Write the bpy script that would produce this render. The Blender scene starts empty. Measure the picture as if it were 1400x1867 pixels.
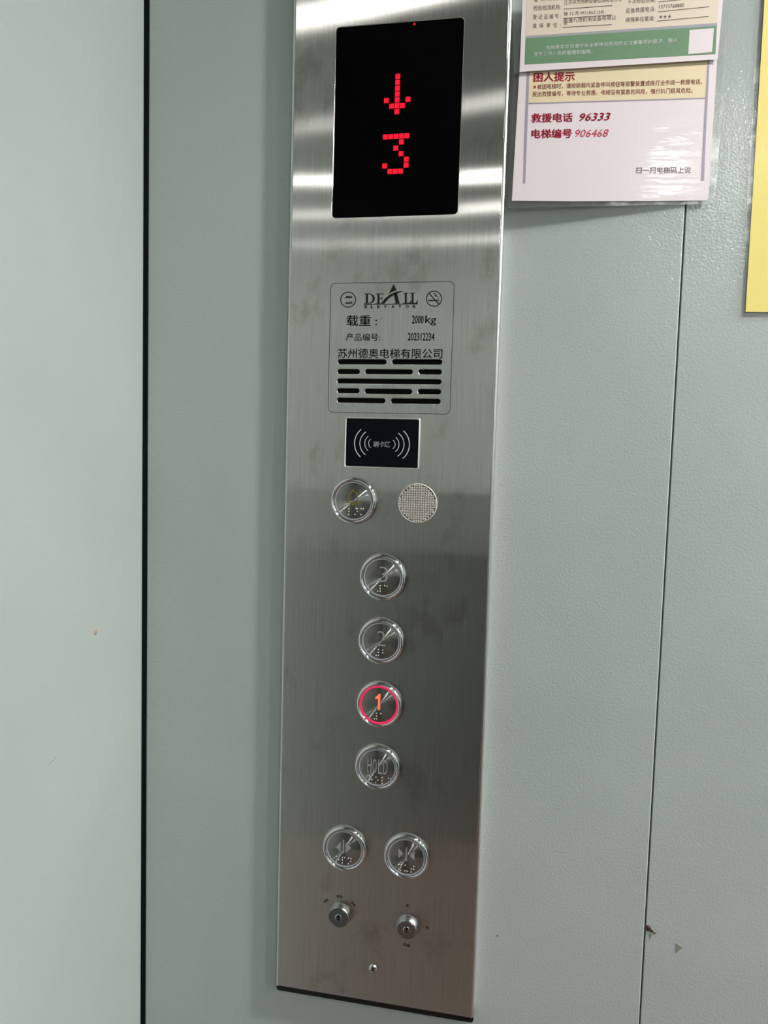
import bpy, bmesh, math
import numpy as np
from mathutils import Vector, Matrix

# ------------------------------------------------------------------ camera, world, exposure
Z0 = 0.95                                   # height of the control panel's lower edge above the floor
T = 0.014                                   # the wall's face lies this far behind the panel's face (y = 0)
CAM = np.array([0.21380354, -0.63858004, 0.48831 + Z0])
FOC = 1402.0
def _rot(w):
    th = np.linalg.norm(w); k = w / th
    K = np.array([[0, -k[2], k[1]], [k[2], 0, -k[0]], [-k[1], k[0], 0]])
    return np.eye(3) + math.sin(th) * K + (1 - math.cos(th)) * K @ K
R = _rot(np.array([0.07410496, 0.19448739, 0.03510518])) @ np.array([[1, 0, 0], [0, 0, -1], [0, 1, 0]], float)
sc = bpy.context.scene
C = sc.collection
cd = bpy.data.cameras.new('camera'); co = bpy.data.objects.new('camera', cd); C.objects.link(co)
cd.sensor_fit = 'VERTICAL'; cd.sensor_height = 36; cd.sensor_width = 36
cd.lens = FOC / 1867 * 36; cd.clip_start = 0.01
M = Matrix([[R[0][i], -R[1][i], -R[2][i]] for i in range(3)]).to_4x4()
M.translation = Vector(CAM); co.matrix_world = M
sc.camera = co
wd = bpy.data.worlds.new('world'); sc.world = wd; wd.use_nodes = True
wd.node_tree.nodes['Background'].inputs[0].default_value = (0, 0, 0, 1)
wd.node_tree.nodes['Background'].inputs[1].default_value = 0
sc.view_settings.view_transform = 'Standard'; sc.view_settings.look = 'None'
sc.view_settings.gamma = 1; sc.view_settings.exposure = -0.43
sc.view_settings.use_curve_mapping = False
sc.cycles.sample_clamp_indirect = 6.0
sc.cycles.use_denoising = True
LAMP_STRENGTH = 600.0
CEIL = 1.4 + Z0
LAMPS = [(0.95, -0.42, 1.5), (1.57, -0.24, 1.2), (2.84, -0.20, 1.8), (0.86, -1.83, 0.6), (1.86, -1.52, 1.1), (2.24, -1.72, 0.55)]

# ------------------------------------------------------------------ helpers
def at(u, v, y=0.0):
    """world point on the upright plane y = const seen at photo pixel u, v"""
    d = R.T @ np.array([(u - 700) / FOC, (v - 933.5) / FOC, 1.0])
    return CAM + d * ((y - CAM[1]) / d[1])
class Crop:                                  # measurements taken in an enlarged view of the photo
    def __init__(s, ox, oy, k): s.o = (ox, oy); s.k = k
    def __call__(s, x, y): return (s.o[0] + x / s.k, s.o[1] + y / s.k)
def props(o, label=None, cat=None, group=None, kind=None):
    if label: o['label'] = label
    if cat: o['category'] = cat
    if group: o['group'] = group
    if kind: o['kind'] = kind
    return o
def wloc(p):
    v = Vector((0, 0, 0))
    while p is not None: v += p.location; p = p.parent
    return v
def thing(name, loc, label, cat, group=None):
    o = bpy.data.objects.new(name, None); C.objects.link(o); o.location = loc; o.empty_display_size = 0.02
    return props(o, label, cat, group)
def link(name, me, mat, parent=None, label=None, smooth=True, angle=40, kind=None):
    if parent is not None: me.transform(Matrix.Translation(-wloc(parent)))
    if mat: me.materials.clear(); me.materials.append(mat)
    if smooth:
        me.polygons.foreach_set('use_smooth', [True] * len(me.polygons))
        me.set_sharp_from_angle(angle=math.radians(angle))
        big = max(p.area for p in me.polygons) * .2     # large flats stay flat, only the rounded edges are smooth
        if kind == 'structure':
            for p in me.polygons:
                if p.area > big: p.use_smooth = False
    me.name = name
    o = bpy.data.objects.new(name, me); C.objects.link(o)
    if parent is not None: o.parent = parent
    return props(o, label, kind=kind)
def bmesh_obj(name, bm, mat, parent=None, label=None, smooth=True, angle=40, kind=None, recalc=True):
    if recalc: bmesh.ops.recalc_face_normals(bm, faces=bm.faces)
    me = bpy.data.meshes.new(name); bm.to_mesh(me); bm.free()
    return link(name, me, mat, parent, label, smooth, angle, kind)
def box(bm, x0, x1, y0, y1, z0, z1, bevel=0, seg=2):
    r = bmesh.ops.create_cube(bm, size=1)
    for v in r['verts']:
        v.co = Vector((x0 + (v.co.x + .5) * (x1 - x0), y0 + (v.co.y + .5) * (y1 - y0), z0 + (v.co.z + .5) * (z1 - z0)))
    if bevel:
        es = list({e for v in r['verts'] for e in v.link_edges})
        bmesh.ops.bevel(bm, geom=es, offset=bevel, segments=seg, affect='EDGES', profile=.5)
def prism(bm, pts, y0, y1):
    """polygon of (x, z) points with thickness in y, front at y0"""
    a = [bm.verts.new((p[0], y0, p[1])) for p in pts]; b = [bm.verts.new((p[0], y1, p[1])) for p in pts]
    n = len(pts); bm.faces.new(a); bm.faces.new(b[::-1])
    for i in range(n): bm.faces.new((a[i], b[i], b[(i + 1) % n], a[(i + 1) % n]))
def quad_sheet(bm, pts3, th):
    """thin sheet through four world points, thickness th away from the room"""
    a = [bm.verts.new(p) for p in pts3]; b = [bm.verts.new((p[0], p[1] + th, p[2])) for p in pts3]
    bm.faces.new(a); bm.faces.new(b[::-1])
    for i in range(4): bm.faces.new((a[i], b[i], b[(i + 1) % 4], a[(i + 1) % 4]))
def lathe(bm, cx, cz, prof, n=64):
    """profile of (radius, y) turned about the y axis through cx, cz"""
    rings = []
    for r, y in prof:
        if r < 1e-7: rings.append([bm.verts.new((cx, y, cz))])
        else: rings.append([bm.verts.new((cx + r * math.cos(2 * math.pi * i / n), y, cz + r * math.sin(2 * math.pi * i / n))) for i in range(n)])
    for A, B in zip(rings, rings[1:]):
        for i in range(n):
            j = (i + 1) % n
            if len(A) == 1 and len(B) == 1: continue
            if len(A) == 1: bm.faces.new((A[0], B[i], B[j]))
            elif len(B) == 1: bm.faces.new((A[i], B[0], A[j]))
            else: bm.faces.new((A[i], B[i], B[j], A[j]))
def rrect(x0, x1, z0, z1, r, n=6):
    out = []
    for cx, cz, a0 in ((x1 - r, z1 - r, 0), (x0 + r, z1 - r, 90), (x0 + r, z0 + r, 180), (x1 - r, z0 + r, 270)):
        for i in range(n + 1):
            a = math.radians(a0 + 90 * i / n); out.append((cx + r * math.cos(a), cz + r * math.sin(a)))
    return out
def stroke(bm, pts, w, y0, y1, closed=False):
    """flat ribbon of width w along (x, z) points"""
    P = [Vector(p) for p in pts]; n = len(P); L = []; Rr = []
    for i in range(n):
        a = P[i - 1] if (i > 0 or closed) else None; b = P[(i + 1) % n] if (i < n - 1 or closed) else None
        d1 = (P[i] - a).normalized() if a is not None else None; d2 = (b - P[i]).normalized() if b is not None else None
        d1 = d1 or d2; d2 = d2 or d1; t = (d1 + d2)
        t = t.normalized() if t.length > 1e-6 else d1
        nn = Vector((-t.y, t.x)); k = min(2.0, 1 / max(.3, abs(nn.dot(Vector((-d1.y, d1.x))))))
        L.append(P[i] + nn * w / 2 * k); Rr.append(P[i] - nn * w / 2 * k)
    mk = lambda p, y: bm.verts.new((p[0], y, p[1]))
    l0 = [mk(p, y0) for p in L]; r0 = [mk(p, y0) for p in Rr]; l1 = [mk(p, y1) for p in L]; r1 = [mk(p, y1) for p in Rr]
    for i in range(n if closed else n - 1):
        j = (i + 1) % n
        bm.faces.new((l0[i], l0[j], r0[j], r0[i])); bm.faces.new((l1[i], r1[i], r1[j], l1[j]))
        bm.faces.new((l0[i], l1[i], l1[j], l0[j])); bm.faces.new((r0[i], r0[j], r1[j], r1[i]))
    if not closed:
        bm.faces.new((l0[0], r0[0], r1[0], l1[0])); bm.faces.new((l0[-1], l1[-1], r1[-1], r0[-1]))
def circle(cx, cz, r, n=40): return [(cx + r * math.cos(2 * math.pi * i / n), cz + r * math.sin(2 * math.pi * i / n)) for i in range(n)]
_dg = None
def text_verts(s, bold=0.0, shear=0.0, spacing=1.0, res=2):
    """flat letter shapes: vertex list (x, y) and faces, in the font's own units"""
    cu = bpy.data.curves.new('t', 'FONT'); cu.body = s; cu.size = 1; cu.offset = min(0, bold); cu.shear = shear
    cu.space_character = spacing; cu.resolution_u = res; cu.fill_mode = 'BOTH'
    ob = bpy.data.objects.new('t', cu); C.objects.link(ob)
    bpy.context.view_layer.update()
    dg = bpy.context.evaluated_depsgraph_get()
    me = bpy.data.meshes.new_from_object(ob.evaluated_get(dg))
    V = [tuple(v.co[:2]) for v in me.vertices]; Fc = [tuple(p.vertices) for p in me.polygons]
    bpy.data.objects.remove(ob); bpy.data.curves.remove(cu); bpy.data.meshes.remove(me)
    if bold > 0:                              # heavier strokes: the same letters printed again a hair to each side
        V0, F0, n = list(V), list(Fc), len(V)
        for k, (dx, dy) in enumerate(((bold, 0), (-bold, 0), (0, bold * .8), (0, -bold * .8))):
            V += [(x + dx, y + dy) for x, y in V0]; Fc += [tuple(i + n * (k + 1) for i in f) for f in F0]
    return np.array(V), Fc
def add_text(bm, s, pl, pr, h, y=0.0, yfun=None, bold=0.0, shear=0.0, spacing=1.0, anchor='c', lift=0.00008, res=2, ends=None):
    """lettering laid on an upright plane: left / right ends at photo pixels pl, pr (mid-height line), height h in metres"""
    V, Fc = text_verts(s, bold, shear, spacing, res)
    A, B = ends if ends else (at(*pl, y), at(*pr, y))
    ex = (B - A) * np.array([1, 0, 1]); L = np.linalg.norm(ex); ex /= L
    ez = np.array([-ex[2], 0, ex[0]])
    lo, hi = V.min(0), V.max(0); sx = L / (hi[0] - lo[0]); sz = h / (hi[1] - lo[1]); mid = (lo[1] + hi[1]) / 2
    vs = []
    for x, z in V:
        p = A + ex * (x - lo[0]) * sx + ez * (z - mid) * sz
        yy = yfun(p[0], p[2]) if yfun else y
        vs.append(bm.verts.new((p[0], yy - lift, p[2])))
    for f in Fc:
        try: bm.faces.new([vs[i] for i in f])
        except ValueError: pass
def text_at(bm, s, cx, cz, h, y, ang=0.0, width=None, bold=0.0, lift=0.00008, res=2, shear=0.0):
    V, Fc = text_verts(s, bold, shear, 1.0, res)
    lo, hi = V.min(0), V.max(0); k = h / (hi[1] - lo[1]); kx = (width / (hi[0] - lo[0])) if width else k
    ca, sa = math.cos(ang), math.sin(ang); vs = []
    for x, z in V:
        a = (x - (lo[0] + hi[0]) / 2) * kx; b = (z - (lo[1] + hi[1]) / 2) * k
        vs.append(bm.verts.new((cx + a * ca - b * sa, y - lift, cz + a * sa + b * ca)))
    for f in Fc:
        try: bm.faces.new([vs[i] for i in f])
        except ValueError: pass
def print_obj(name, bm, mat, parent, label=None):
    """printed ink: faces turned to the room"""
    for f in bm.faces:
        f.normal_update()
        if f.normal.y > 0: f.normal_flip()
    return bmesh_obj(name, bm, mat, parent, label, smooth=False, recalc=False)

# ------------------------------------------------------------------ materials
def mat(name, col, rough=.5, metal=0.0, spec=.5, emit=None, estr=0, coat=0.0):
    m = bpy.data.materials.new(name); m.use_nodes = True
    b = m.node_tree.nodes['Principled BSDF']
    b.inputs['Base Color'].default_value = (*col, 1); b.inputs['Roughness'].default_value = rough
    b.inputs['Metallic'].default_value = metal; b.inputs['Specular IOR Level'].default_value = spec
    b.inputs['Coat Weight'].default_value = coat; b.inputs['Coat Roughness'].default_value = .06
    if emit: b.inputs['Emission Color'].default_value = (*emit, 1); b.inputs['Emission Strength'].default_value = estr
    return m
def srgb(r, g, b):
    f = lambda c: (c / 255 / 12.92) if c / 255 <= .04045 else ((c / 255 + .055) / 1.055) ** 2.4
    return (f(r), f(g), f(b))
def N(m, t, **kw):
    n = m.node_tree.nodes.new(t)
    for k, v in kw.items():
        if k in n.inputs: n.inputs[k].default_value = v
        else: setattr(n, k, v)
    return n
def LK(m, a, b): m.node_tree.links.new(a, b)
def noise(m, vec, scale, detail=2, rough=.5):
    n = N(m, 'ShaderNodeTexNoise'); n.inputs['Scale'].default_value = scale; n.inputs['Detail'].default_value = detail
    n.inputs['Roughness'].default_value = rough; LK(m, vec, n.inputs['Vector']); return n.outputs['Fac']
def ramp(m, fac, a, b, ca, cb):
    r = N(m, 'ShaderNodeValToRGB'); e = r.color_ramp.elements
    e[0].position = a; e[1].position = b; e[0].color = (*ca, 1); e[1].color = (*cb, 1); LK(m, fac, r.inputs[0]); return r.outputs[0]
def coords(m, scale=(1, 1, 1)):
    t = N(m, 'ShaderNodeTexCoord'); mp = N(m, 'ShaderNodeMapping'); mp.inputs['Scale'].default_value = scale
    LK(m, t.outputs['Object'], mp.inputs[0]); return mp.outputs[0]
def bump(m, h, dist, strength=1.0, normal=None):
    b = N(m, 'ShaderNodeBump'); b.inputs['Distance'].default_value = dist; b.inputs['Strength'].default_value = strength
    LK(m, h, b.inputs['Height'])
    if normal is not None: LK(m, normal, b.inputs['Normal'])
    return b.outputs['Normal']
def paint(name, col, rough=.11, bd=.0002):
    m = mat(name, col, rough); b = m.node_tree.nodes['Principled BSDF']; v = coords(m)
    c = ramp(m, noise(m, v, 5, 3), .3, .7, tuple(x * .96 for x in col), tuple(x * 1.03 for x in col))
    LK(m, c, b.inputs['Base Color'])
    n1 = bump(m, noise(m, v, 560, 2, .5), bd)
    n2 = bump(m, noise(m, v, 9, 1), .0012, 1.0, n1)
    LK(m, n2, b.inputs['Normal']); return m
PAINT = (.445, .495, .475)
m_wall = paint('grey_green_powder_coat', PAINT)
m_ceil = mat('white_ceiling_paint', (.40, .42, .40), .5)
m_floor = mat('brown_checker_floor', (.13, .085, .065), .55)
m_added_dark = mat('added_dark_board', (.022, .023, .021), .6)
m_added_grey = mat('added_grey_band', (.16, .17, .16), .6)
m_door = mat('dark_door_steel', (.10, .105, .10), .45)
m_gap = mat('dark_teal_sealant', (.012, .022, .025), .5)
m_black = mat('black_plastic', (.006, .006, .006), .4)
m_hole = mat('black_recess', (.004, .004, .004), .8, spec=.1)
m_ink = mat('black_engraving', (.012, .012, .014), .5, spec=.2)
LAMP_MATS = {}
def m_lamp(k):
    if k not in LAMP_MATS: LAMP_MATS[k] = mat('lamp_diffuser', (.8, .8, .8), .5, emit=(1.0, .985, .96), estr=LAMP_STRENGTH * k)
    return LAMP_MATS[k]
m_lampring = mat('lamp_rim', (.6, .6, .6), .3, 1.0)
def brushed(m, tangent, colour, rough, aniso, normal=None):
    """metal with brush marks: reflections smear across the marks"""
    nt = m.node_tree; out = [n for n in nt.nodes if n.type == 'OUTPUT_MATERIAL'][0]
    nt.nodes.remove(nt.nodes['Principled BSDF'])
    g = N(m, 'ShaderNodeBsdfAnisotropic'); g.distribution = 'GGX'
    g.inputs['Roughness'].default_value = rough; g.inputs['Anisotropy'].default_value = aniso
    LK(m, tangent, g.inputs['Tangent'])
    if isinstance(colour, tuple): g.inputs['Color'].default_value = (*colour, 1)
    else: LK(m, colour, g.inputs['Color'])
    if normal is not None: LK(m, normal, g.inputs['Normal'])
    LK(m, g.outputs[0], out.inputs[0])
def steel():
    m = mat('brushed_stainless_steel', (.6, .6, .6))
    tg = N(m, 'ShaderNodeCombineXYZ'); tg.inputs[2].default_value = 1.0
    s = noise(m, coords(m, (2600, 1, 16)), 1.0, 2, .6)
    col = ramp(m, s, .3, .7, (.56, .55, .525), (.74, .73, .70))
    sm = ramp(m, noise(m, coords(m, (1, 1, .8)), 26, 5, .65), .32, .44, (.79, .765, .74), (1, 1, 1))
    mx = N(m, 'ShaderNodeMix', data_type='RGBA', blend_type='MULTIPLY'); mx.inputs[0].default_value = 1.0
    LK(m, col, mx.inputs[6]); LK(m, sm, mx.inputs[7])
    n1 = bump(m, s, .00003)
    n2 = bump(m, noise(m, coords(m, (1, 1, 1)), 14, 1), .00004, 1.0, n1)
    brushed(m, tg.outputs[0], mx.outputs[2], .155, STEEL_AN, n2); return m
STEEL_AN = .90
m_steel = steel()
m_edge = mat('satin_steel_edge', (.72, .71, .69), .30, 1.0)
def spun(name, col):
    """disc turned on a lathe: concentric brush marks"""
    m = mat(name, col)
    t = N(m, 'ShaderNodeTexCoord'); sx = N(m, 'ShaderNodeVectorMath', operation='CROSS_PRODUCT'); sx.inputs[1].default_value = (0, 1, 0)
    nr = N(m, 'ShaderNodeVectorMath', operation='NORMALIZE')
    LK(m, t.outputs['Object'], sx.inputs[0]); LK(m, sx.outputs[0], nr.inputs[0])
    brushed(m, nr.outputs[0], col, .17, STEEL_AN); return m
m_spun = spun('spun_button_metal', (.45, .44, .42))
m_chrome = mat('polished_chrome', (.72, .72, .73), .07, 1.0)
m_rim = mat('bright_satin_rim', (.85, .85, .84), .38, .8)
m_satin = mat('satin_lock_metal', (.50, .50, .50), .22, 1.0)
m_lockdark = mat('grey_lock_face', (.28, .31, .32), .35, 1.0)
m_halo = mat('clear_halo_ring', (.36, .36, .40), .3)
m_halo_on = mat('red_lit_halo_ring', (.4, .02, .06), .3, emit=(1.0, .035, .14), estr=.80)
m_num_on = mat('orange_lit_numeral', (.5, .1, .05), .4, emit=(1.0, .20, .08), estr=1.0)
m_num = mat('grey_numeral', (.30, .30, .31), .45)
m_olive = mat('olive_bell_symbol', (.20, .17, .02), .45)
m_dot = mat('glint_white_braille_dot', (.80, .79, .76), .25, .3)  # whitened base colour stands in for lamp highlights on the dots
m_glass = mat('smoked_display_glass', (.0016, .0016, .0022), .12, spec=.08)
m_led = mat('red_led', (.3, 0, 0), .4, emit=(1.0, .006, .035), estr=1.15)
m_card = mat('black_card_reader_glass', (.003, .004, .007), .12, spec=.2)
m_white_ink = mat('white_ink', (.62, .63, .65), .5)
m_lens = mat('ribbed_clear_lens', (.74, .71, .65), .10)
m_lens.node_tree.nodes['Principled BSDF'].inputs['Transmission Weight'].default_value = .25
def paper(name, col, coat=.2):
    m = mat(name, col, .5, coat=coat); b = m.node_tree.nodes['Principled BSDF']
    v = coords(m); n1 = bump(m, noise(m, coords(m, (45, 45, 140)), 1, 2), .00022)
    LK(m, n1, b.inputs['Coat Normal']); b.inputs['Coat Roughness'].default_value = .10
    return m
m_paper = paper('white_laminated_paper', srgb(232, 221, 225))
m_beige = paper('beige_print', srgb(226, 211, 192))
m_green = paper('green_print', srgb(104, 141, 106))
m_yel = paper('pale_yellow_print', srgb(232, 214, 176))
m_yellow = paper('yellow_paper', srgb(243, 226, 132), .03)
m_grey = paper('grey_print', srgb(160, 158, 166))
m_purple = paper('mauve_print', srgb(160, 151, 168))
m_red = mat('red_print', srgb(196, 52, 78), .6, spec=.2)
m_redthin = mat('dark_red_print', srgb(178, 88, 84), .6, spec=.2)
m_brown = mat('brown_print', srgb(92, 78, 76), .5)
m_whiteprint = mat('white_print', srgb(225, 235, 225), .5)
def sleeve():
    m = bpy.data.materials.new('clear_plastic_sleeve'); m.use_nodes = True; nt = m.node_tree
    for n in list(nt.nodes):
        if n.type != 'OUTPUT_MATERIAL': nt.nodes.remove(n)
    out = [n for n in nt.nodes if n.type == 'OUTPUT_MATERIAL'][0]
    tr = N(m, 'ShaderNodeBsdfTransparent'); tr.inputs[0].default_value = (.985, .985, .985, 1)
    gl = N(m, 'ShaderNodeBsdfGlossy'); gl.inputs['Roughness'].default_value = .2
    df = N(m, 'ShaderNodeBsdfDiffuse'); df.inputs[0].default_value = (.6, .6, .62, 1)
    LK(m, bump(m, noise(m, coords(m), 40, 2), .001), gl.inputs['Normal'])
    m1 = N(m, 'ShaderNodeMixShader'); m1.inputs[0].default_value = .04; LK(m, tr.outputs[0], m1.inputs[1]); LK(m, df.outputs[0], m1.inputs[2])
    m2 = N(m, 'ShaderNodeMixShader'); m2.inputs[0].default_value = .03; LK(m, m1.outputs[0], m2.inputs[1]); LK(m, gl.outputs[0], m2.inputs[2])
    LK(m, m2.outputs[0], out.inputs[0]); return m
m_sleeve = sleeve()
m_stain = mat('rust_brown_stain', (.16, .09, .04), .6)
m_stain2 = mat('grey_brown_smear', (.24, .24, .20), .6)
m_bug = mat('dark_brown_debris', (.05, .03, .015), .5)

# ------------------------------------------------------------------ setting: the lift car
XL = at(262, 900, T)[0]                       # left corner
XS = at(1209, 1100, T)[0]                     # seam between the wall panels
XW = XL + .0020                               # face of the left wall
XG = XL + .0033                               # where the middle panel starts
XR, YO = 3.25, -2.12
def struct(name, bm, m, **k): return bmesh_obj(name, bm, m, kind='structure', **k)
bm = bmesh.new(); box(bm, XG, XS - .0004, T, T + .03, 0, CEIL, .0011, 3); w_mid = struct('wall_middle', bm, m_wall)
bm = bmesh.new(); box(bm, XS + .0010, XR, T + .0016, T + .03, 0, CEIL, .0005, 2); w_right = struct('wall_right', bm, m_wall)
bm = bmesh.new()                              # left wall: sheet panel whose end is folded back at the corner joint
rb = .0075; ye = T - .0005; YJ = -.36
prof = [(XW, YJ), (XW, ye - rb)]
for i in range(1, 9):
    a = math.radians(78 * i / 8); prof.append((XW - rb * (1 - math.cos(a)), ye - rb + rb * math.sin(a)))
prof += [(XL - .03, ye), (XL - .03, YJ)]
va = [bm.verts.new((x, y, 0)) for x, y in prof]; vb = [bm.verts.new((x, y, CEIL)) for x, y in prof]
bm.faces.new(va); bm.faces.new(vb[::-1])
for i in range(len(prof)): bm.faces.new((va[i], vb[i], vb[(i + 1) % len(prof)], va[(i + 1) % len(prof)]))
w_left = struct('wall_left', bm, m_wall)
bm = bmesh.new(); box(bm, XL - .03, XG, T + .004, T + .03, 0, CEIL); struct('trim_1', bm, m_gap)
bm = bmesh.new(); box(bm, XS - .0004, XS + .001, T + .010, T + .03, 0, CEIL); struct('trim_2', bm, m_hole)
bm = bmesh.new(); box(bm, XL - .16, XR + .03, YO - .03, YO, 0, CEIL); struct('wall_opposite', bm, m_wall)
bm = bmesh.new(); box(bm, XR, XR + .03, YO, T + .03, 0, CEIL); struct('wall_end', bm, m_wall)
bm = bmesh.new(); box(bm, XL - .13, XR, YO, YO + .02, .0, 1.08, .004); struct('added_board_1', bm, m_added_dark)  # unseen board added to darken what the lower faceplate reflects
bm = bmesh.new(); box(bm, XL - .13, XR, YO, YO + .03, 1.08, 1.30, .004); struct('added_board_2', bm, m_added_grey)  # unseen grey band added to soften the reflected step above the dark board
bm = bmesh.new(); box(bm, XL - .13, XL - .10, YO, YJ - .002, 0, CEIL, .002); struct('door_1', bm, m_door)
bm = bmesh.new(); box(bm, XL - .13, XL - .03, YJ - .001, YJ + .03, 0, CEIL, .002); struct('trim_5', bm, m_wall)
bm = bmesh.new(); box(bm, XL - .16, XR + .03, YO - .03, T + .03, -.03, 0); struct('floor', bm, m_floor)
bm = bmesh.new(); box(bm, XL - .16, XR + .03, YO - .03, T + .03, CEIL, CEIL + .03); struct('ceiling', bm, m_ceil)

# small marks on the painted walls
def blob(pts, y, name, m, parent, th=.0004):
    bm = bmesh.new(); prism(bm, [(at(*p, y)[0], at(*p, y)[2]) for p in pts], y - th, y + .0002)
    return bmesh_obj(name, bm, m, parent, smooth=False)
def bump_blob(bm, u, v, y, ru, rv, h):
    p = at(u, v, y); r = bmesh.ops.create_uvsphere(bm, u_segments=14, v_segments=8, radius=1)
    for q in r['verts']: q.co = Vector((p[0] + q.co.x * ru, p[1] + q.co.y * h, p[2] + q.co.z * rv))
yw = T + .0016
bm = bmesh.new(); bump_blob(bm, 1182, 1692, yw, .0022, .0027, .0016); bump_blob(bm, 1188, 1697, yw, .0017, .0012, .001); bump_blob(bm, 1193, 1701, yw, .0014, .0006, .0006)
bmesh_obj('debris', bm, m_bug, w_right, 'dark brown speck stuck beside the seam')
k2 = Crop(1130, 1500, 5.089)
blob([k2(x, y) for x, y in ((262, 1030), (300, 1035), (275, 1088))], yw, 'smear', m_stain2, w_right, .0001)
blob([k2(x, y) for x, y in ((515, 1115), (545, 1135), (590, 1165), (560, 1172), (540, 1190), (517, 1215), (508, 1170))], yw, 'smear', m_stain2, w_right, .0001)
def at_left(u, v):                            # point on the left wall's face
    d = R.T @ np.array([(u - 700) / FOC, (v - 933.5) / FOC, 1.0]); return CAM + d * ((XW - CAM[0]) / d[0])
def left_blob(bm, u, v, ry, rz, h):
    p = at_left(u, v); r = bmesh.ops.create_uvsphere(bm, u_segments=12, v_segments=8, radius=1)
    for q in r['verts']: q.co = Vector((p[0] + q.co.x * h, p[1] + q.co.y * ry, p[2] + q.co.z * rz))
bm = bmesh.new(); left_blob(bm, 174, 1152, .0026, .0028, .0008); bmesh_obj('paint_chip', bm, mat('tan_chip', (.42, .33, .24), .5), w_left, 'small tan chip in the paint')
bm = bmesh.new()
for u, v in ((88, 1395), (92, 1391), (96, 1387), (101, 1382)): left_blob(bm, u, v, .0006, .0005, .0003)
bmesh_obj('speck', bm, m_stain2, w_left)
bm = bmesh.new(); bump_blob(bm, 907, 1706, T, .0009, .0008, .0004); bmesh_obj('speck', bm, m_stain, w_mid)

# ------------------------------------------------------------------ ceiling lamps (above and behind the camera)
LAMP_PLACE = ['round ceiling downlight nearest the control panel, above the notices', 'second round ceiling downlight along the control panel wall',
              'third round ceiling downlight along the control panel wall, at the far end', 'round ceiling downlight by the opposite wall, across from the notices',
              'second round ceiling downlight along the opposite wall', 'third round ceiling downlight along the opposite wall, close beside the second']
for (lx, ly, k), lab in zip(LAMPS, LAMP_PLACE):
    t = thing('ceiling_downlight', (lx, ly, CEIL), lab, 'lamp', 'downlights in the lift ceiling')
    def disc(name, r0, r1, z0, z1, m):
        bm = bmesh.new(); n = 40; rings = []
        for r, z in ((r0, z0), (r1, z0), (r1, z1), (r0, z1)):
            rings.append([bm.verts.new((lx + r * math.cos(2 * math.pi * i / n), ly + r * math.sin(2 * math.pi * i / n), z)) for i in range(n)])
        for a in range(4):
            A, B = rings[a], rings[(a + 1) % 4]
            for i in range(n): bm.faces.new((A[i], A[(i + 1) % n], B[(i + 1) % n], B[i]))
        bmesh_obj(name, bm, m, t)
    disc('rim', .056, .068, CEIL - .008, CEIL, m_lampring)
    bm = bmesh.new(); n = 40; a = [bm.verts.new((lx + .0555 * math.cos(2 * math.pi * i / n), ly + .0555 * math.sin(2 * math.pi * i / n), CEIL - .004)) for i in range(n)]
    b = [bm.verts.new((v.co.x, v.co.y, CEIL - .001)) for v in a]
    bm.faces.new(a); bm.faces.new(b[::-1])
    for i in range(n): bm.faces.new((a[i], b[i], b[(i + 1) % n], a[(i + 1) % n]))
    bmesh_obj('diffuser', bm, m_lamp(k), t, smooth=False)

# ------------------------------------------------------------------ control panel
PW, PH = .18, .96
panel = thing('control_panel', (PW / 2, T, Z0), 'tall brushed stainless steel lift control panel with red digital display and round buttons', 'control panel')
c3 = Crop(580, 490, 5); c4 = Crop(580, 740, 5); c5 = Crop(600, 980, 7); c6 = Crop(600, 1220, 7); c7 = Crop(560, 1480, 5.3846); c1 = Crop(500, 0, 3.0435)
xz = lambda p, y=0.0: (at(*p, y)[0], at(*p, y)[2])
DX0, DX1, DZ0, DZ1 = .0375, .1425, .6594 + .0236 + Z0, .8117 + .0236 + Z0
BR, BH = .0201, .0045
BTN = [('bell', .0623, .4466), ('3', .0894, .3824), ('2', .0894, .3270), ('1', .0894, .2714), ('HOLD', .0894, .2158), ('open', .0619, .1388), ('close', .1173, .1388)]
slots = []
for rows in (((180, 622, 848), (675, 1130, 849)), ((178, 378, 937), (430, 862, 939), (915, 1126, 940)), ((175, 1122, 1027),),
             ((174, 375, 1112), (425, 856, 1118), (910, 1119, 1121)), ((173, 611, 1200), (664, 1115, 1207))):
    for a, b, yy in rows:
        p, q = xz(c3(a, yy)), xz(c3(b, yy)); slots.append((p[0], q[0], (p[1] + q[1]) / 2))
SH = .0039; RE = .0022
# faceplate: one sheet with true openings for display, slots and buttons
cu = bpy.data.curves.new('face', 'CURVE'); cu.dimensions = '2D'; cu.fill_mode = 'BOTH'; cu.resolution_u = 1
def loop(pts):
    s = cu.splines.new('POLY'); s.points.add(len(pts) - 1); s.use_cyclic_u = True
    for q, p in zip(s.points, pts): q.co = (p[0], p[1] - Z0, 0, 1)
loop(rrect(RE, PW - RE, Z0, Z0 + PH, .0004, 2))
loop(rrect(DX0, DX1, DZ0, DZ1, .003, 5))
for a, b, z in slots: loop(rrect(a, b, z - SH / 2, z + SH / 2, SH / 2 - 1e-5, 6))
for n_, x, z in BTN: loop(circle(x, z + Z0, .0180, 48))
loop(circle(.1172, .4466 + Z0, .0158, 48))
BV = .0006
cu.extrude = .0005; cu.bevel_depth = BV; cu.bevel_resolution = 2; cu.offset = -BV
ob = bpy.data.objects.new('face', cu); C.objects.link(ob); bpy.context.view_layer.update()
me = bpy.data.meshes.new_from_object(ob.evaluated_get(bpy.context.evaluated_depsgraph_get()))
bpy.data.objects.remove(ob)
me.transform(Matrix.Translation((0, .0005 + BV, Z0)) @ Matrix.Rotation(math.pi / 2, 4, 'X'))
bm = bmesh.new(); bm.from_mesh(me); bmesh.ops.remove_doubles(bm, verts=bm.verts, dist=1e-6); bpy.data.meshes.remove(me)
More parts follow.
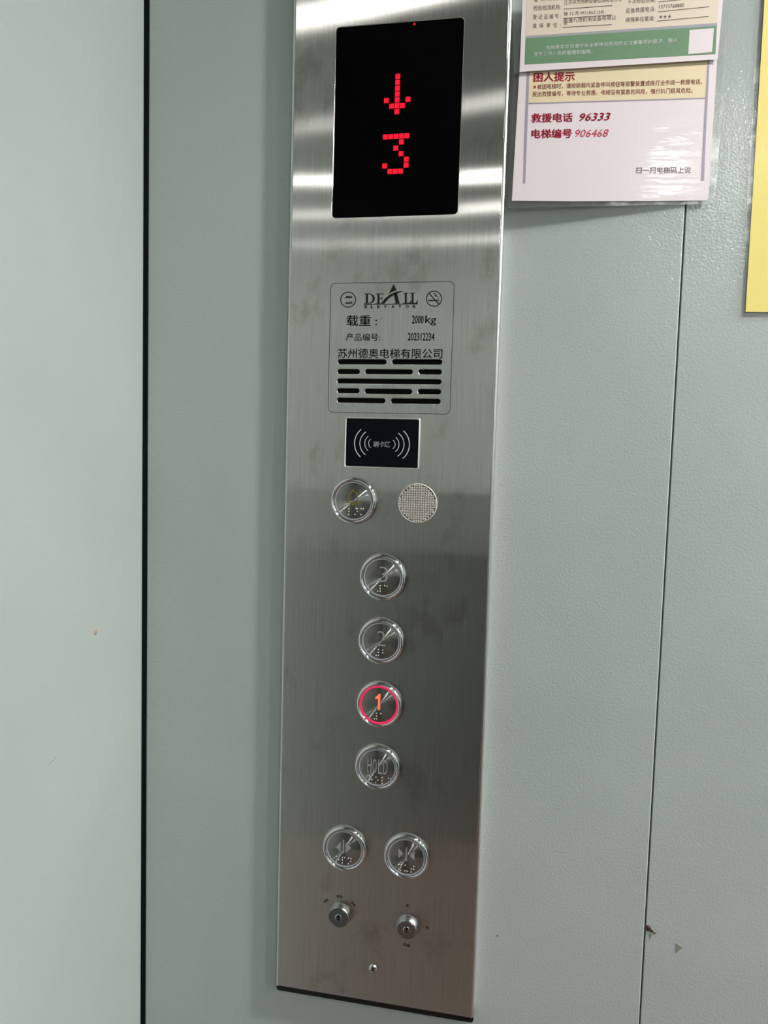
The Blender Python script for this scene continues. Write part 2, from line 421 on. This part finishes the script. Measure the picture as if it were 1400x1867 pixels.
face = bmesh_obj('faceplate', bm, m_steel, panel, angle=50)
for p_ in face.data.polygons:                 # the sheet itself is dead flat, only its edges are rounded
    if abs(p_.normal.y) > .999: p_.use_smooth = False
for xs, sg in ((0, 1), (PW, -1)):             # long edges rolled back towards the wall
    bm = bmesh.new()
    pr = [(xs + sg * (RE + .0006), .0002), (xs + sg * RE, 0.0)] + [(xs + sg * RE * (1 - math.sin(math.radians(a))), RE * (1 - math.cos(math.radians(a)))) for a in (15, 30, 45, 60, 75, 90)] + [(xs, T), (xs + sg * .0010, T), (xs + sg * .0010, .0024), (xs + sg * (RE + .0006), .0012)]
    va = [bm.verts.new((x, y, Z0)) for x, y in pr]; vb = [bm.verts.new((x, y, Z0 + PH)) for x, y in pr]
    bm.faces.new(va); bm.faces.new(vb[::-1])
    for q in range(len(pr)): bm.faces.new((va[q], vb[q], vb[(q + 1) % len(pr)], va[(q + 1) % len(pr)]))
    bmesh_obj('rolled_edge', bm, m_edge, panel, angle=35)
bm = bmesh.new(); box(bm, .0013, PW - .0013, .0036, T, Z0 - .0012, Z0 + PH - .002, .001)
bmesh_obj('back_box', bm, m_black, panel, 'black box behind the steel faceplate')
bm = bmesh.new(); prism(bm, rrect(.0, PW, Z0 - .0066, Z0 + .004, .0022, 4), .0030, T - .001); bmesh_obj('bottom_strip', bm, m_black, panel, 'black strip under the faceplate')  # black strip reaching below the faceplate's lower edge

# display
bm = bmesh.new(); prism(bm, rrect(DX0 + .0001, DX1 - .0001, DZ0 + .0001, DZ1 - .0001, .003, 6), .0004, .0034)
disp = bmesh_obj('display_window', bm, m_glass, panel, 'black glass display window', smooth=False)
PITCH = .00462
def leds(name, rows, centre_top, lab):
    bm = bmesh.new(); cx, cz = xz(centre_top, .0004)
    for r, row in enumerate(rows):
        for c, ch in enumerate(row):
            if ch == '1':
                x, z = cx + (c - 2) * PITCH * .97, cz - r * PITCH; h = PITCH * .425
                box(bm, x - h, x + h, .0002, .0006, z - h, z + h)
    bmesh_obj(name, bm, m_led, disp, lab, smooth=False)
leds('arrow_symbol', ['00100'] * 4 + ['10101', '01110', '00100'], c1(685.5, 424), 'red dotted arrow pointing down')
leds('floor_digit', ['11111', '00010', '00100', '00010', '00001', '10001', '01110'], c1(676, 757), 'red dotted digit 3')
bm = bmesh.new(); p = xz((755.5, 44), .0004); prism(bm, circle(p[0], p[1], .0009, 10), .0002, .0006); bmesh_obj('led_reflex', bm, m_led, disp, smooth=False)  # glowing dot stands in for a stray red reflection in the glass

# engraved nameplate
NY0, NY1 = -.00008, .0003
bm = bmesh.new(); stroke(bm, rrect(.0376, .1418, .4978 + .0236 + Z0, .6056 + .0236 + Z0, .0042, 6), .00042, -.00006, .0003, closed=True)
name = bmesh_obj('nameplate', bm, m_ink, panel, 'engraved outline of the nameplate', smooth=False)
def polys(name_, lists, k, parent, m, lab=None, strokes=(), y=0.0, extra=None):
    bm = bmesh.new()
    for pts in lists: prism(bm, [xz(k(*p), y) for p in pts], y - .00008, y + .0002)
    for pts, w, cl in strokes: stroke(bm, [xz(k(*p), y) for p in pts], w, y - .00008, y + .0002, cl)
    if extra: extra(bm)
    return bmesh_obj(name_, bm, m, parent, lab, smooth=False)
rc = lambda x0, x1, y0, y1: [(x0, y0), (x1, y0), (x1, y1), (x0, y1)]
CP = 9.3e-5                                   # metres per enlarged pixel on the nameplate
arcp = lambda cx, cy, rx, ry, a0, a1, n=14: [(cx + rx * math.cos(math.radians(a0 + (a1 - a0) * i / n)), cy + ry * math.sin(math.radians(a0 + (a1 - a0) * i / n))) for i in range(n + 1)]
polys('brand_logo', [
    rc(434, 455, 228, 318), rc(418, 470, 226, 232), rc(418, 470, 312, 318),
    arcp(462, 272, 55, 46, -90, 90) + arcp(462, 272, 34, 39, 90, -90),
    rc(540, 560, 228, 318), rc(524, 592, 226, 233), rc(560, 584, 267, 274), rc(524, 600, 311, 318), [(584, 226), (592, 226), (592, 250), (586, 240)], [(577, 258), (584, 258), (584, 284), (577, 284)],
    [(687, 140), (642, 232), (668, 214), (716, 196)],
    [(690, 226), (717, 220), (743, 318), (690, 318), (706, 310)],
    [(572, 318), (608, 272), (656, 234), (716, 208), (784, 203), (742, 217), (692, 238), (644, 270), (604, 318)],
    rc(789, 808, 222, 318), rc(774, 823, 220, 226), rc(774, 846, 311, 318), [(846, 284), (846, 318), (832, 312)],
    rc(851, 870, 222, 318), rc(836, 885, 220, 226), rc(846, 905, 311, 318), [(910, 278), (905, 318), (890, 312)],
    [(415, 322), (908, 318), (908, 325), (415, 329)]], c3, name, m_ink, 'black serif DEALL lettering with a swoosh')
bm = bmesh.new()
for ch, x in zip('ELEVATOR', (436, 492, 550, 612, 682, 744, 812, 876)):
    p = xz(c3(x, 347 - (x - 436) * .006)); text_at(bm, ch, p[0], p[1], .0027, 0, width=.0025, bold=.035)
print_obj('brand_subtitle', bm, m_ink, name)
def ring_icon(cx, cy, r, lists, strokes, lab):
    polys('pictogram', lists, c3, name, m_ink, lab, [([(cx + r * math.cos(2 * math.pi * i / 40), cy + r * math.sin(2 * math.pi * i / 40)) for i in range(40)], .0008, True)] + strokes)
ring_icon(273, 282, 68, [[(236, 270), (248, 262), (262, 244), (272, 252), (284, 246), (292, 254), (306, 246), (313, 270), (296, 262), (288, 270), (270, 264)],
                         [(236, 306), (250, 312), (260, 300), (272, 310), (284, 300), (294, 308), (310, 292), (308, 322), (292, 314), (280, 324), (264, 316), (256, 322)]], [], 'round pictogram with two small marks')
ring_icon(1056, 273, 69, [rc(1004, 1090, 283, 296), rc(1096, 1103, 283, 296)],
          [([(1009, 222), (1102, 324)], .0009, False), ([(1050, 232), (1062, 222), (1070, 234), (1064, 248), (1078, 254)], .0005, False), ([(1078, 230), (1074, 244), (1092, 254), (1096, 278)], .0005, False)], 'round no smoking pictogram')
def line(name_, items, parent, m, lab=None, y=0.0, yfun=None, lift=.00008):
    for it in items:                          # every separate piece of lettering is a part of its own
        bm = bmesh.new(); s, pl, pr, h = it[:4]; kw = it[4] if len(it) > 4 else {}
        add_text(bm, s, pl, pr, h, y=y, yfun=yfun, lift=lift, **kw)
        print_obj(name_, bm, m, parent, lab)
line('load_text', [('载重 :', c3(258, 473), c3(539, 474), .0091, dict(bold=.012)),
                   ('2000', c3(855, 463), c3(962, 464), .0068, dict(bold=.022)), ('kg', c3(975, 472), c3(1076, 474), .0082, dict(bold=.01))], name, m_ink)
line('serial_text', [('产品编号:', c3(254, 623), c3(564, 625), .0063, dict(bold=.010)),
                     ('202312234', c3(818, 619), c3(1060, 621), .0063, dict(bold=.02))], name, m_ink)
line('company_text', [('苏州德奥电梯有限公司', c3(178, 771), c3(1132, 773), .0081, dict(bold=.011))], name, m_ink)
for a, b, z in slots:
    bm = bmesh.new(); prism(bm, rrect(a - .0003, b + .0003, z - SH / 2 - .0003, z + SH / 2 + .0003, SH / 2, 6), .0030, .0034)
    bmesh_obj('speaker_slot', bm, m_hole, panel, smooth=False)

# card reader
cx0, cx1, cz0, cz1 = .0532, .1175, .4514 + .0236 + Z0, .494 + .0236 + Z0
bm = bmesh.new(); o_ = rrect(cx0, cx1, cz0, cz1, .0018, 5); i_ = rrect(cx0 + .0011, cx1 - .0011, cz0 + .0011, cz1 - .0011, .0009, 5)
levels = [(o_, .0002), (o_, -.0012), ([((a[0] + b[0]) / 2, (a[1] + b[1]) / 2) for a, b in zip(o_, i_)], -.0017), (i_, -.0012), (i_, .0002)]
rings = [[bm.verts.new((p[0], y, p[1])) for p in pts] for pts, y in levels]
for A, B in zip(rings, rings[1:] + rings[:1]):
    for i in range(len(A)): bm.faces.new((A[i], A[(i + 1) % len(A)], B[(i + 1) % len(A)], B[i]))
reader = bmesh_obj('card_reader', bm, m_rim, panel, 'card reader with bright steel rim and black glass')
bm = bmesh.new(); prism(bm, i_, -.0009, .0002); pane = bmesh_obj('reader_glass', bm, m_card, reader, smooth=False)
rx, rz = xz(c4(580, 345), -.0009)
bm = bmesh.new()
for sgn in (-1, 1):
    for dx, hh, sag, w in ((.0236, .0116, .0054, .00075), (.0190, .0097, .0052, .00065), (.0147, .0060, .0029, .00055), (.0114, .0036, .0019, .0005)):
        rad = (hh * hh + sag * sag) / (2 * sag); am = math.asin(hh / rad); cxx = dx - rad
        stroke(bm, [(rx + sgn * (cxx + rad * math.cos(am * (i / 8 - 1))), rz - (.0004 if sgn > 0 else 0) + rad * math.sin(am * (i / 8 - 1))) for i in range(17)], w, -.00098, -.0007)
bmesh_obj('wave_symbol', bm, m_white_ink, reader, smooth=False)
line('reader_text', [('刷卡区', c4(502, 348), c4(655, 351), .0048, dict(bold=.03))], reader, m_white_ink, y=-.0009)

# round push buttons
FY = -.0027
DOTS = {'bell': (c4, [(228, 940), (280, 938), (280, 962), (278, 990), (345, 935), (358, 938), (355, 962), (335, 990), (390, 938), (412, 938), (390, 992)]),
        '3': (c5, [(650, 617), (707, 615), (737, 622), (650, 655), (620, 685), (652, 688)]),
        '2': (c5, [(630, 1432), (683, 1437), (628, 1468), (682, 1472), (600, 1504), (628, 1505)]),
        '1': (c6, [(606, 563), (657, 568), (606, 600), (577, 635), (606, 636)]),
        'HOLD': (c6, [(515, 1365), (515, 1408), (545, 1410), (463, 1438), (597, 1380), (621, 1418), (594, 1450), (677, 1385), (675, 1422), (674, 1458), (755, 1393), (785, 1395), (785, 1432)]),
        'open': (c7, [(285, 440), (308, 468), (283, 495), (344, 450), (366, 450), (344, 475), (344, 503), (404, 458), (428, 460), (428, 487), (404, 510)]),
        'close': (c7, [(897, 518), (921, 521), (962, 526), (919, 576), (958, 581), (981, 584), (1046, 538), (1046, 565), (1022, 563), (1019, 592)])}
BLAB = {'bell': ('alarm_button', 'round steel alarm button with an olive bell symbol'), '3': ('floor_button', 'round steel button engraved 3'),
        '2': ('floor_button', 'round steel button engraved 2'), '1': ('floor_button', 'round steel button with lit red ring and orange 1'),
        'HOLD': ('hold_button', 'round steel button engraved HOLD'), 'open': ('door_open_button', 'round button with arrows pointing apart'),
        'close': ('door_close_button', 'round button with arrows pointing together')}
def centred(name_, bm, m, parent, cx, cz, lab=None, smooth=True):
    """mesh whose own origin sits at the button's axis"""
    bmesh.ops.recalc_face_normals(bm, faces=bm.faces)
    me = bpy.data.meshes.new(name_); bm.to_mesh(me); bm.free()
    o = link(name_, me, m, parent, lab, smooth, 35)
    off = Vector((cx, 0, cz)) - wloc(parent); me.transform(Matrix.Translation(-off)); o.location = off; return o
for n_, x, z in BTN:
    z += Z0; nm, lab = BLAB[n_]
    bm = bmesh.new()
    lathe(bm, x, z, [(.0170, .003), (.0201, .0005), (.0203, -.0004), (.0202, -.0016), (.0197, -.0029), (.0189, -.0038), (.0181, -.0040), (.0174, -.0037), (.0169, -.0030), (.0168, -.0008), (.0150, -.0004), (.0150, .003), (.0170, .003)], 72)
    btn = centred(nm, bm, m_chrome, panel, x, z, lab)
    bm = bmesh.new(); lathe(bm, x, z, [(.0166, -.0006), (.0166, FY - .0002), (.01635, FY - .0004), (.0154, FY - .0004), (.0153, FY), (.0152, -.0006)], 64)
    centred('halo_ring', bm, m_halo_on if n_ == '1' else m_halo, btn, x, z, 'glowing red ring' if n_ == '1' else None)
    bm = bmesh.new(); lathe(bm, x, z, [(.0154, .001), (.01525, FY + .0001), (.0150, FY), (.0075, FY), (0, FY)], 64)
    cap = centred('cap', bm, m_spun, btn, x, z)
    bm = bmesh.new(); k, pts = DOTS[n_]
    for q in pts:
        a = at(*k(*q), FY); r = bmesh.ops.create_uvsphere(bm, u_segments=10, v_segments=6, radius=1)
        for v in r['verts']: v.co = Vector((a[0] + v.co.x * .00058, FY + v.co.y * .0005, a[2] + v.co.z * .00058))
    bmesh_obj('braille', bm, m_dot, btn)
    bm = bmesh.new()
    if n_ == 'bell':
        q = lambda p: xz(c4(*p), FY)
        body = [(272, 878), (276, 860), (280, 820), (288, 795), (305, 780), (320, 776), (335, 781), (351, 796), (358, 825), (360, 862), (364, 880)]
        stroke(bm, [q(p) for p in body], .0008, FY - .0001, FY + .0002); stroke(bm, [q(p) for p in ((250, 882), (390, 886))], .0007, FY - .0001, FY + .0002)
        stroke(bm, [q(p) for p in ((306, 884), (308, 898), (320, 904), (332, 898), (334, 885))], .0007, FY - .0001, FY + .0002)
        stroke(bm, [q(p) for p in ((320, 775), (320, 756))], .0011, FY - .0001, FY + .0002)
        bmesh_obj('bell_symbol', bm, m_olive, btn, 'olive bell outline', smooth=False)
    elif n_ == '1':
        prism(bm, [xz(c6(*p), FY) for p in ((634, 314), (655, 316), (655, 330), (648, 522), (618, 520), (626, 372), (596, 386), (585, 356), (606, 346), (622, 332))], FY - .0001, FY + .0002)
        bmesh_obj('numeral', bm, m_num_on, btn, 'glowing orange 1', smooth=False)
    elif n_ in '32':
        ctr = {'3': c5(692, 470), '2': c5(664, 1290)}[n_]; p = xz(ctr, FY)
        text_at(bm, n_, p[0], p[1], .0132, FY, width={'3': .0078, '2': .0074}[n_], lift=.0001, bold=-.012, res=6)
        print_obj('numeral', bm, m_num, btn)
    elif n_ == 'HOLD':
        p = xz(c6(616, 1240), FY)
        for ch, dx in zip('HOLD', (-.0071, -.0024, .0024, .0071)): text_at(bm, ch, p[0] + dx, p[1] - dx * .04, .0128, FY, width=.0037, lift=.0001, bold=.0)
        print_obj('lettering', bm, m_num, btn)
    else:
        q = lambda p: xz(c7(*p), FY)
        if n_ == 'open': L = [[(282, 348), (330, 292), (326, 392)], [(350, 275), (363, 277), (360, 412), (347, 410)], [(371, 300), (376, 300), (374, 405), (369, 404)], [(381, 305), (433, 355), (381, 400)]]
        else: L = [[(897, 360), (943, 412), (893, 456)], [(969, 350), (982, 351), (977, 488), (964, 487)], [(1055, 384), (1003, 430), (1052, 478)]]
        for pts in L: prism(bm, [q(p) for p in pts], FY - .0001, FY + .0002)
        bmesh_obj('door_symbol', bm, m_num, btn, smooth=False)

# emergency lamp: clear lens moulded in small pyramids
lx, lz, lr = .1172, .4466 + Z0, .0167
bm = bmesh.new(); lathe(bm, lx, lz, [(.0150, .003), (lr, .0004), (lr + .0001, -.0004), (lr - .0002, -.0009), (lr - .0006, -.0011), (lr - .0010, -.0009), (.0155, -.0002), (.0150, .003)], 64)
lens = bmesh_obj('emergency_lamp', bm, m_lens, panel, 'round clear lamp lens moulded in small squares')
bm = bmesh.new(); st = .0020; vs = {}
def gv(i, j):
    if (i, j) not in vs:
        odd = (i % 2 and j % 2); vs[(i, j)] = bm.verts.new((lx + i * st / 2, -.0016 if odd else -.0001, lz + j * st / 2))
    return vs[(i, j)]
n_ = 16
for i in range(-n_, n_, 2):
    for j in range(-n_, n_, 2):
        if math.hypot((i + 1) * st / 2, (j + 1) * st / 2) > .0154: continue
        c = gv(i + 1, j + 1); q = [gv(i, j), gv(i + 2, j), gv(i + 2, j + 2), gv(i, j + 2)]
        for a in range(4): bm.faces.new((q[a], q[(a + 1) % 4], c))
for f in bm.faces:
    f.normal_update()
    if f.normal.y > 0: f.normal_flip()
bmesh_obj('prism_pattern', bm, m_lens, lens, smooth=False, recalc=False)

# key switches, their position words, and the screw
def key_switch(cx, cz, h, r0, r1, mface, words, lab):
    cz += Z0; bm = bmesh.new()
    lathe(bm, cx, cz, [(r0, .001), (r0, -.0006), (r0 - .0004, -.0014), (r1 + .0006, -h + .0006), (r1, -h), (r1 - .0006, -h), (r1 - .0008, -h + .0004), (r1 - .0009, .001)], 56)
    k = bmesh_obj('key_switch', bm, m_satin, panel, lab)
    bm = bmesh.new(); lathe(bm, cx, cz, [(r1 - .0008, .001), (r1 - .0008, -h + .0004), (r1 - .0011, -h + .0001), (.0033, -h + .0001), (.0031, -h + .0006), (.0, -h + .0006)], 48)
    bmesh_obj('lock_face', bm, mface, k)
    bm = bmesh.new(); lathe(bm, cx, cz, [(.0032, -h + .0007), (.0031, -h), (.0026, -h - .0003), (.0022, -h + .0005), (0, -h + .0005)], 32)
    bmesh_obj('lock_plug', bm, m_chrome, k)
    bm = bmesh.new(); prism(bm, circle(cx + .0001, cz + .0012, .0013, 16), -h - .00035, -h + .0005); prism(bm, [(cx - .0005, cz + .0010), (cx + .0005, cz + .0010), (cx + .00045, cz - .0024), (cx - .00045, cz - .0024)], -h - .00034, -h + .0004)
    bmesh_obj('keyhole', bm, m_hole, k, smooth=False)
    for s, px_, ang, hh in words:
        bm = bmesh.new(); p = xz(px_); text_at(bm, s, p[0], p[1], hh, 0, ang=math.radians(ang), bold=.02); print_obj('position_word', bm, m_ink, k)
key_switch(.0589, .0770, .0058, .0103, .0088, m_lockdark, [('消防', (594, 1642.5), 38, .0026), ('自动', (619, 1634.5), -4, .0026), ('司机', (644.5, 1648.5), -46, .0026)], 'key switch with grey face, left of the pair')
key_switch(.1200, .0748, .0056, .0106, .0082, m_satin, [('关', (742.5, 1651), -4, .0026), ('开', (778.8, 1692), -5, .0028), ('风扇', (741, 1723), -5, .0030)], 'key switch with bright face, right of the pair')
bm = bmesh.new(); sx, sz = xz((680, 1765)); lathe(bm, sx, sz, [(.0041, .0003), (.0040, -.0006), (.0034, -.0015), (.0022, -.0021), (0, -.0023)], 32)
screw = bmesh_obj('screw', bm, m_chrome, panel)
bm = bmesh.new()
for a in (90, 210, 330):
    d = (math.cos(math.radians(a)), math.sin(math.radians(a))); nrm = (-d[1], d[0]); w = .00035
    prism(bm, [(sx - nrm[0] * w, sz - nrm[1] * w), (sx + d[0] * .0022 - nrm[0] * w, sz + d[1] * .0022 - nrm[1] * w), (sx + d[0] * .0022 + nrm[0] * w, sz + d[1] * .0022 + nrm[1] * w), (sx + nrm[0] * w, sz + nrm[1] * w)], -.0025, -.001)
bmesh_obj('screw_recess', bm, m_hole, screw, smooth=False)

# ------------------------------------------------------------------ notices on the wall
def sheet(name_, px4, ys, m, parent, th=.0003, lab=None):
    bm = bmesh.new(); quad_sheet(bm, [at(*p, y) for p, y in zip(px4, ys)], th); return bmesh_obj(name_, bm, m, parent, lab, smooth=False)
def plane_fun(pts):
    A = np.array([[p[0], p[2], 1] for p in pts]); b = np.array([p[1] for p in pts]); s = np.linalg.lstsq(A, b, rcond=None)[0]
    return lambda x, z: s[0] * x + s[1] * z + s[2]
def on_plane(fun):
    def f(u, v):
        y = 0.01
        for _ in range(12): p = at(u, v, y); y = fun(p[0], p[2])
        return at(u, v, y)
    return f
def patch(name_, px_pts, fun, lift, m, parent, th=.00006, lab=None):
    bm = bmesh.new(); g = on_plane(fun); P = [g(*p) for p in px_pts]
    a = [bm.verts.new((p[0], p[1] - lift, p[2])) for p in P]; b = [bm.verts.new((p[0], p[1] - lift + th, p[2])) for p in P]
    bm.faces.new(a); bm.faces.new(b[::-1]); n = len(a)
    for i in range(n): bm.faces.new((a[i], b[i], b[(i + 1) % n], a[(i + 1) % n]))
    return bmesh_obj(name_, bm, m, parent, lab, smooth=False)
def lines_obj(name_, segs, fun, lift, m, parent, w):
    g = on_plane(fun)
    for p, q in segs:
        bm = bmesh.new(); a, b = g(*p), g(*q); d = (b - a) / np.linalg.norm(b - a); nz = np.array([-d[2], 0, d[0]]) * w / 2
        bm.faces.new([bm.verts.new((c[0], fun(c[0], c[2]) - lift, c[2])) for c in (a - nz, b - nz, b + nz, a + nz)])
        print_obj(name_, bm, m, parent)
def words(name_, items, fun, lift, m, parent, lab=None):
    for it in items:
        bm = bmesh.new(); s, pl, pr, h = it[:4]; kw = it[4] if len(it) > 4 else {}
        g = on_plane(fun)
        add_text(bm, s, pl, pr, h, yfun=fun, lift=lift, ends=(g(*pl), g(*pr)), **kw)
        print_obj(name_, bm, m, parent, lab)

# lower notice: stands off the wall a little along its left side
f_low = plane_fun([at(947, 131, .0020), at(933, 366, .0010), at(1300, 110, .0126), at(1291, 364, .0126)])
low = thing('rescue_notice', at(1110, 368, .009), 'white and pale yellow laminated notice with red Chinese rescue text below the certificate', 'notice')
patch('clear_sleeve', [(938.5, 60), (1326, 60), (1324, 108), (1303.5, 371), (926, 379)], f_low, -.0006, m_sleeve, low, .0003, 'clear plastic sleeve edge')
lp = patch('paper_sheet', [(951, 60), (1311, 60), (1307.5, 108), (1291, 363), (1288, 365.4), (1200, 366.6), (1040, 367), (933, 366)], f_low, 0, m_paper, low, .0002)
patch('yellow_band', [(965, 70), (1292, 70), (1285.3, 178.6), (963.6, 188.2)], f_low, .00010, m_yel, lp, lab='pale yellow band')
for pts in ([(964, 70), (968, 70), (965, 131.4), (960, 270), (957.5, 334), (953.8, 335), (955.2, 270), (960.7, 131.4)], [(1292, 70), (1296.5, 70), (1293.6, 111.4), (1285.7, 270), (1283.5, 329), (1278, 330), (1281, 270), (1289.3, 111.4)], [(963.6, 187.6), (1285.3, 178), (1285.1, 180.2), (963.5, 189.9)]):
    patch('border_line', pts, f_low, .00014, m_purple, lp)
g7 = Crop(950, 110, 7); h7 = Crop(1130, 110, 7); PM = 4.45e-4
words('heading_text', [('困人提示', g7(158, 219), g7(684, 205), 16.5 * PM, dict(bold=.028))], f_low, .0002, m_red, lp, 'bold red heading')
words('notice_text', [('●', g7(155, 343), g7(192, 342), 5.2 * PM), ('被困电梯时，请按轿厢内紧急呼叫按钮等报警装置或拨打全市统一救援电话。', g7(205, 340), h7(1050, 272), 9.3 * PM, dict(bold=.006)),
                      ('报出救援编号，等待专业救援。电梯没有窒息的风险，强行扒门极其危险。', g7(143, 433), h7(928, 384), 9.3 * PM, dict(bold=.006))], f_low, .0002, m_redthin, lp)
words('phone_text', [('救援电话', g7(130, 738), g7(660, 728), 16 * PM, dict(bold=.028)), ('96333', g7(745, 727), g7(1140, 717), 13.6 * PM, dict(bold=.02, shear=.25)),
                     ('电梯编号', g7(130, 938), g7(650, 932), 16 * PM, dict(bold=.028)), ('906468', g7(690, 934), g7(1115, 928), 13.2 * PM, dict(shear=.25))], f_low, .0002, m_red, lp, 'red rescue number lettering')
words('caption_text', [('扫一扫电梯码上说', (1159, 310.5), (1259.5, 310), 11.2 * PM)], f_low, .0002, m_brown, lp)

# upper certificate: overlaps the notice below it
f_top = plane_fun([at(953, 0, -.0004), at(947, 131, -.0004), at(1318, 0, .0108), at(1308, 108, .0108)])
top = thing('lift_certificate', at(1128, 119, .0065), 'beige and green laminated lift certificate at the top, overlapping the rescue notice', 'certificate')
patch('clear_sleeve', [(938, -40), (1332, -40), (1329, 10), (1323.3, 106.5), (937, 132.5), (936.5, 60)], f_top, -.0006, m_sleeve, top, .0003, 'clear plastic sleeve edge')
tp = patch('paper_sheet', [(954.5, -40), (1320.5, -40), (1318, 0), (1308.3, 108.1), (947, 131)], f_top, 0, m_paper, top, .0002)
patch('beige_panel', [(961, -40), (1313, -40), (1307.4, 43), (958.7, 66.2)], f_top, .0001, m_beige, tp, lab='beige panel of form lines')
patch('grey_band', [(958.7, 65.8), (1307.4, 42), (1306.9, 47.6), (958.4, 70.4)], f_top, .00012, m_grey, tp)
patch('green_band', [(958.4, 70.2), (1306.9, 47.4), (1304.2, 98.4), (956.7, 117.5)], f_top, .00014, m_green, tp, lab='green band with white text')
patch('white_square', [(1257, 55), (1301.4, 51.4), (1297.9, 95), (1254.6, 98.9)], f_top, .0002, m_paper, tp, lab='blank white square')
a7 = Crop(930, 0, 7); b7 = Crop(1110, 0, 7)
words('form_text', [('检验/检测机构:', a7(298, 106), a7(644, 90), 8.6 * PM), ('登 记 证 编 号 :', a7(290, 220), a7(648, 205), 8.4 * PM), ('维  保  单  位  :', a7(287, 332), a7(645, 316), 8.4 * PM),
                    ('登 记 机 关 :', a7(300, -8), a7(644, -24), 8.4 * PM),
                    ('江苏中杰特种设备检测有限公司', a7(690, 34), a7(1420, -12), 8.2 * PM), ('梯 12 苏 FF11062 (24)', a7(685, 183), a7(1195, 154), 8.0 * PM),
                    ('南通九茂机电设备有限公', a7(682, 268), a7(1350, 222), 7.8 * PM), ('司', a7(684, 306), a7(728, 303), 6.0 * PM),
                    ('下次检验日期:', b7(235, 22), b7(595, -4), 8.4 * PM), ('应急救援电话:', b7(216, 140), b7(590, 112), 8.4 * PM), ('维保单位星级:', b7(212, 256), b7(584, 232), 8.4 * PM)], f_top, .0002, m_brown, tp)
words('form_value', [('13773768880', b7(640, 90), b7(960, 66), 6.2 * PM), ('★★★', b7(638, 217), b7(798, 207), 6.6 * PM)], f_top, .0002, m_brown, tp)
lines_obj('form_line', [(a7(683, 118), a7(1305, 72)), (a7(680, 236), a7(1300, 192)), (a7(670, 352), a7(1295, 315)), (b7(630, 25), b7(1280, -38)), (b7(620, 153), b7(1280, 87)), (b7(612, 271), b7(1275, 211))], f_top, .0002, m_brown, tp, .00048)
words('green_band_text', [('电梯乘客应当遵守安全使用说明和安全注意事项的要求，服从', a7(455, 612), b7(875, 514), 7.6 * PM, dict(bold=.03)), ('有关工作人员的管理和指挥。', a7(295, 694), a7(1050, 660), 7.6 * PM, dict(bold=.03))], f_top, .0003, m_whiteprint, tp)

# yellow sheet at the right edge
f_yel = plane_fun([at(1390, 100, T - .0002), at(1362, 560, T - .0002), at(1500, 100, T - .0002)])
yel = thing('yellow_notice', at(1400, 570, T), 'plain yellow laminated sheet cut off at the right edge of the photo', 'notice')
patch('clear_sleeve', [(1386, -60), (1800, -60), (1800, 586), (1350, 577.5)], f_yel, -.0001, m_sleeve, yel, .0002, 'clear plastic sleeve edge')
patch('paper_sheet', [(1397, -60), (1780, -60), (1780, 573), (1359, 568.6), (1373.4, 330)], f_yel, .0002, m_yellow, yel, .0002)
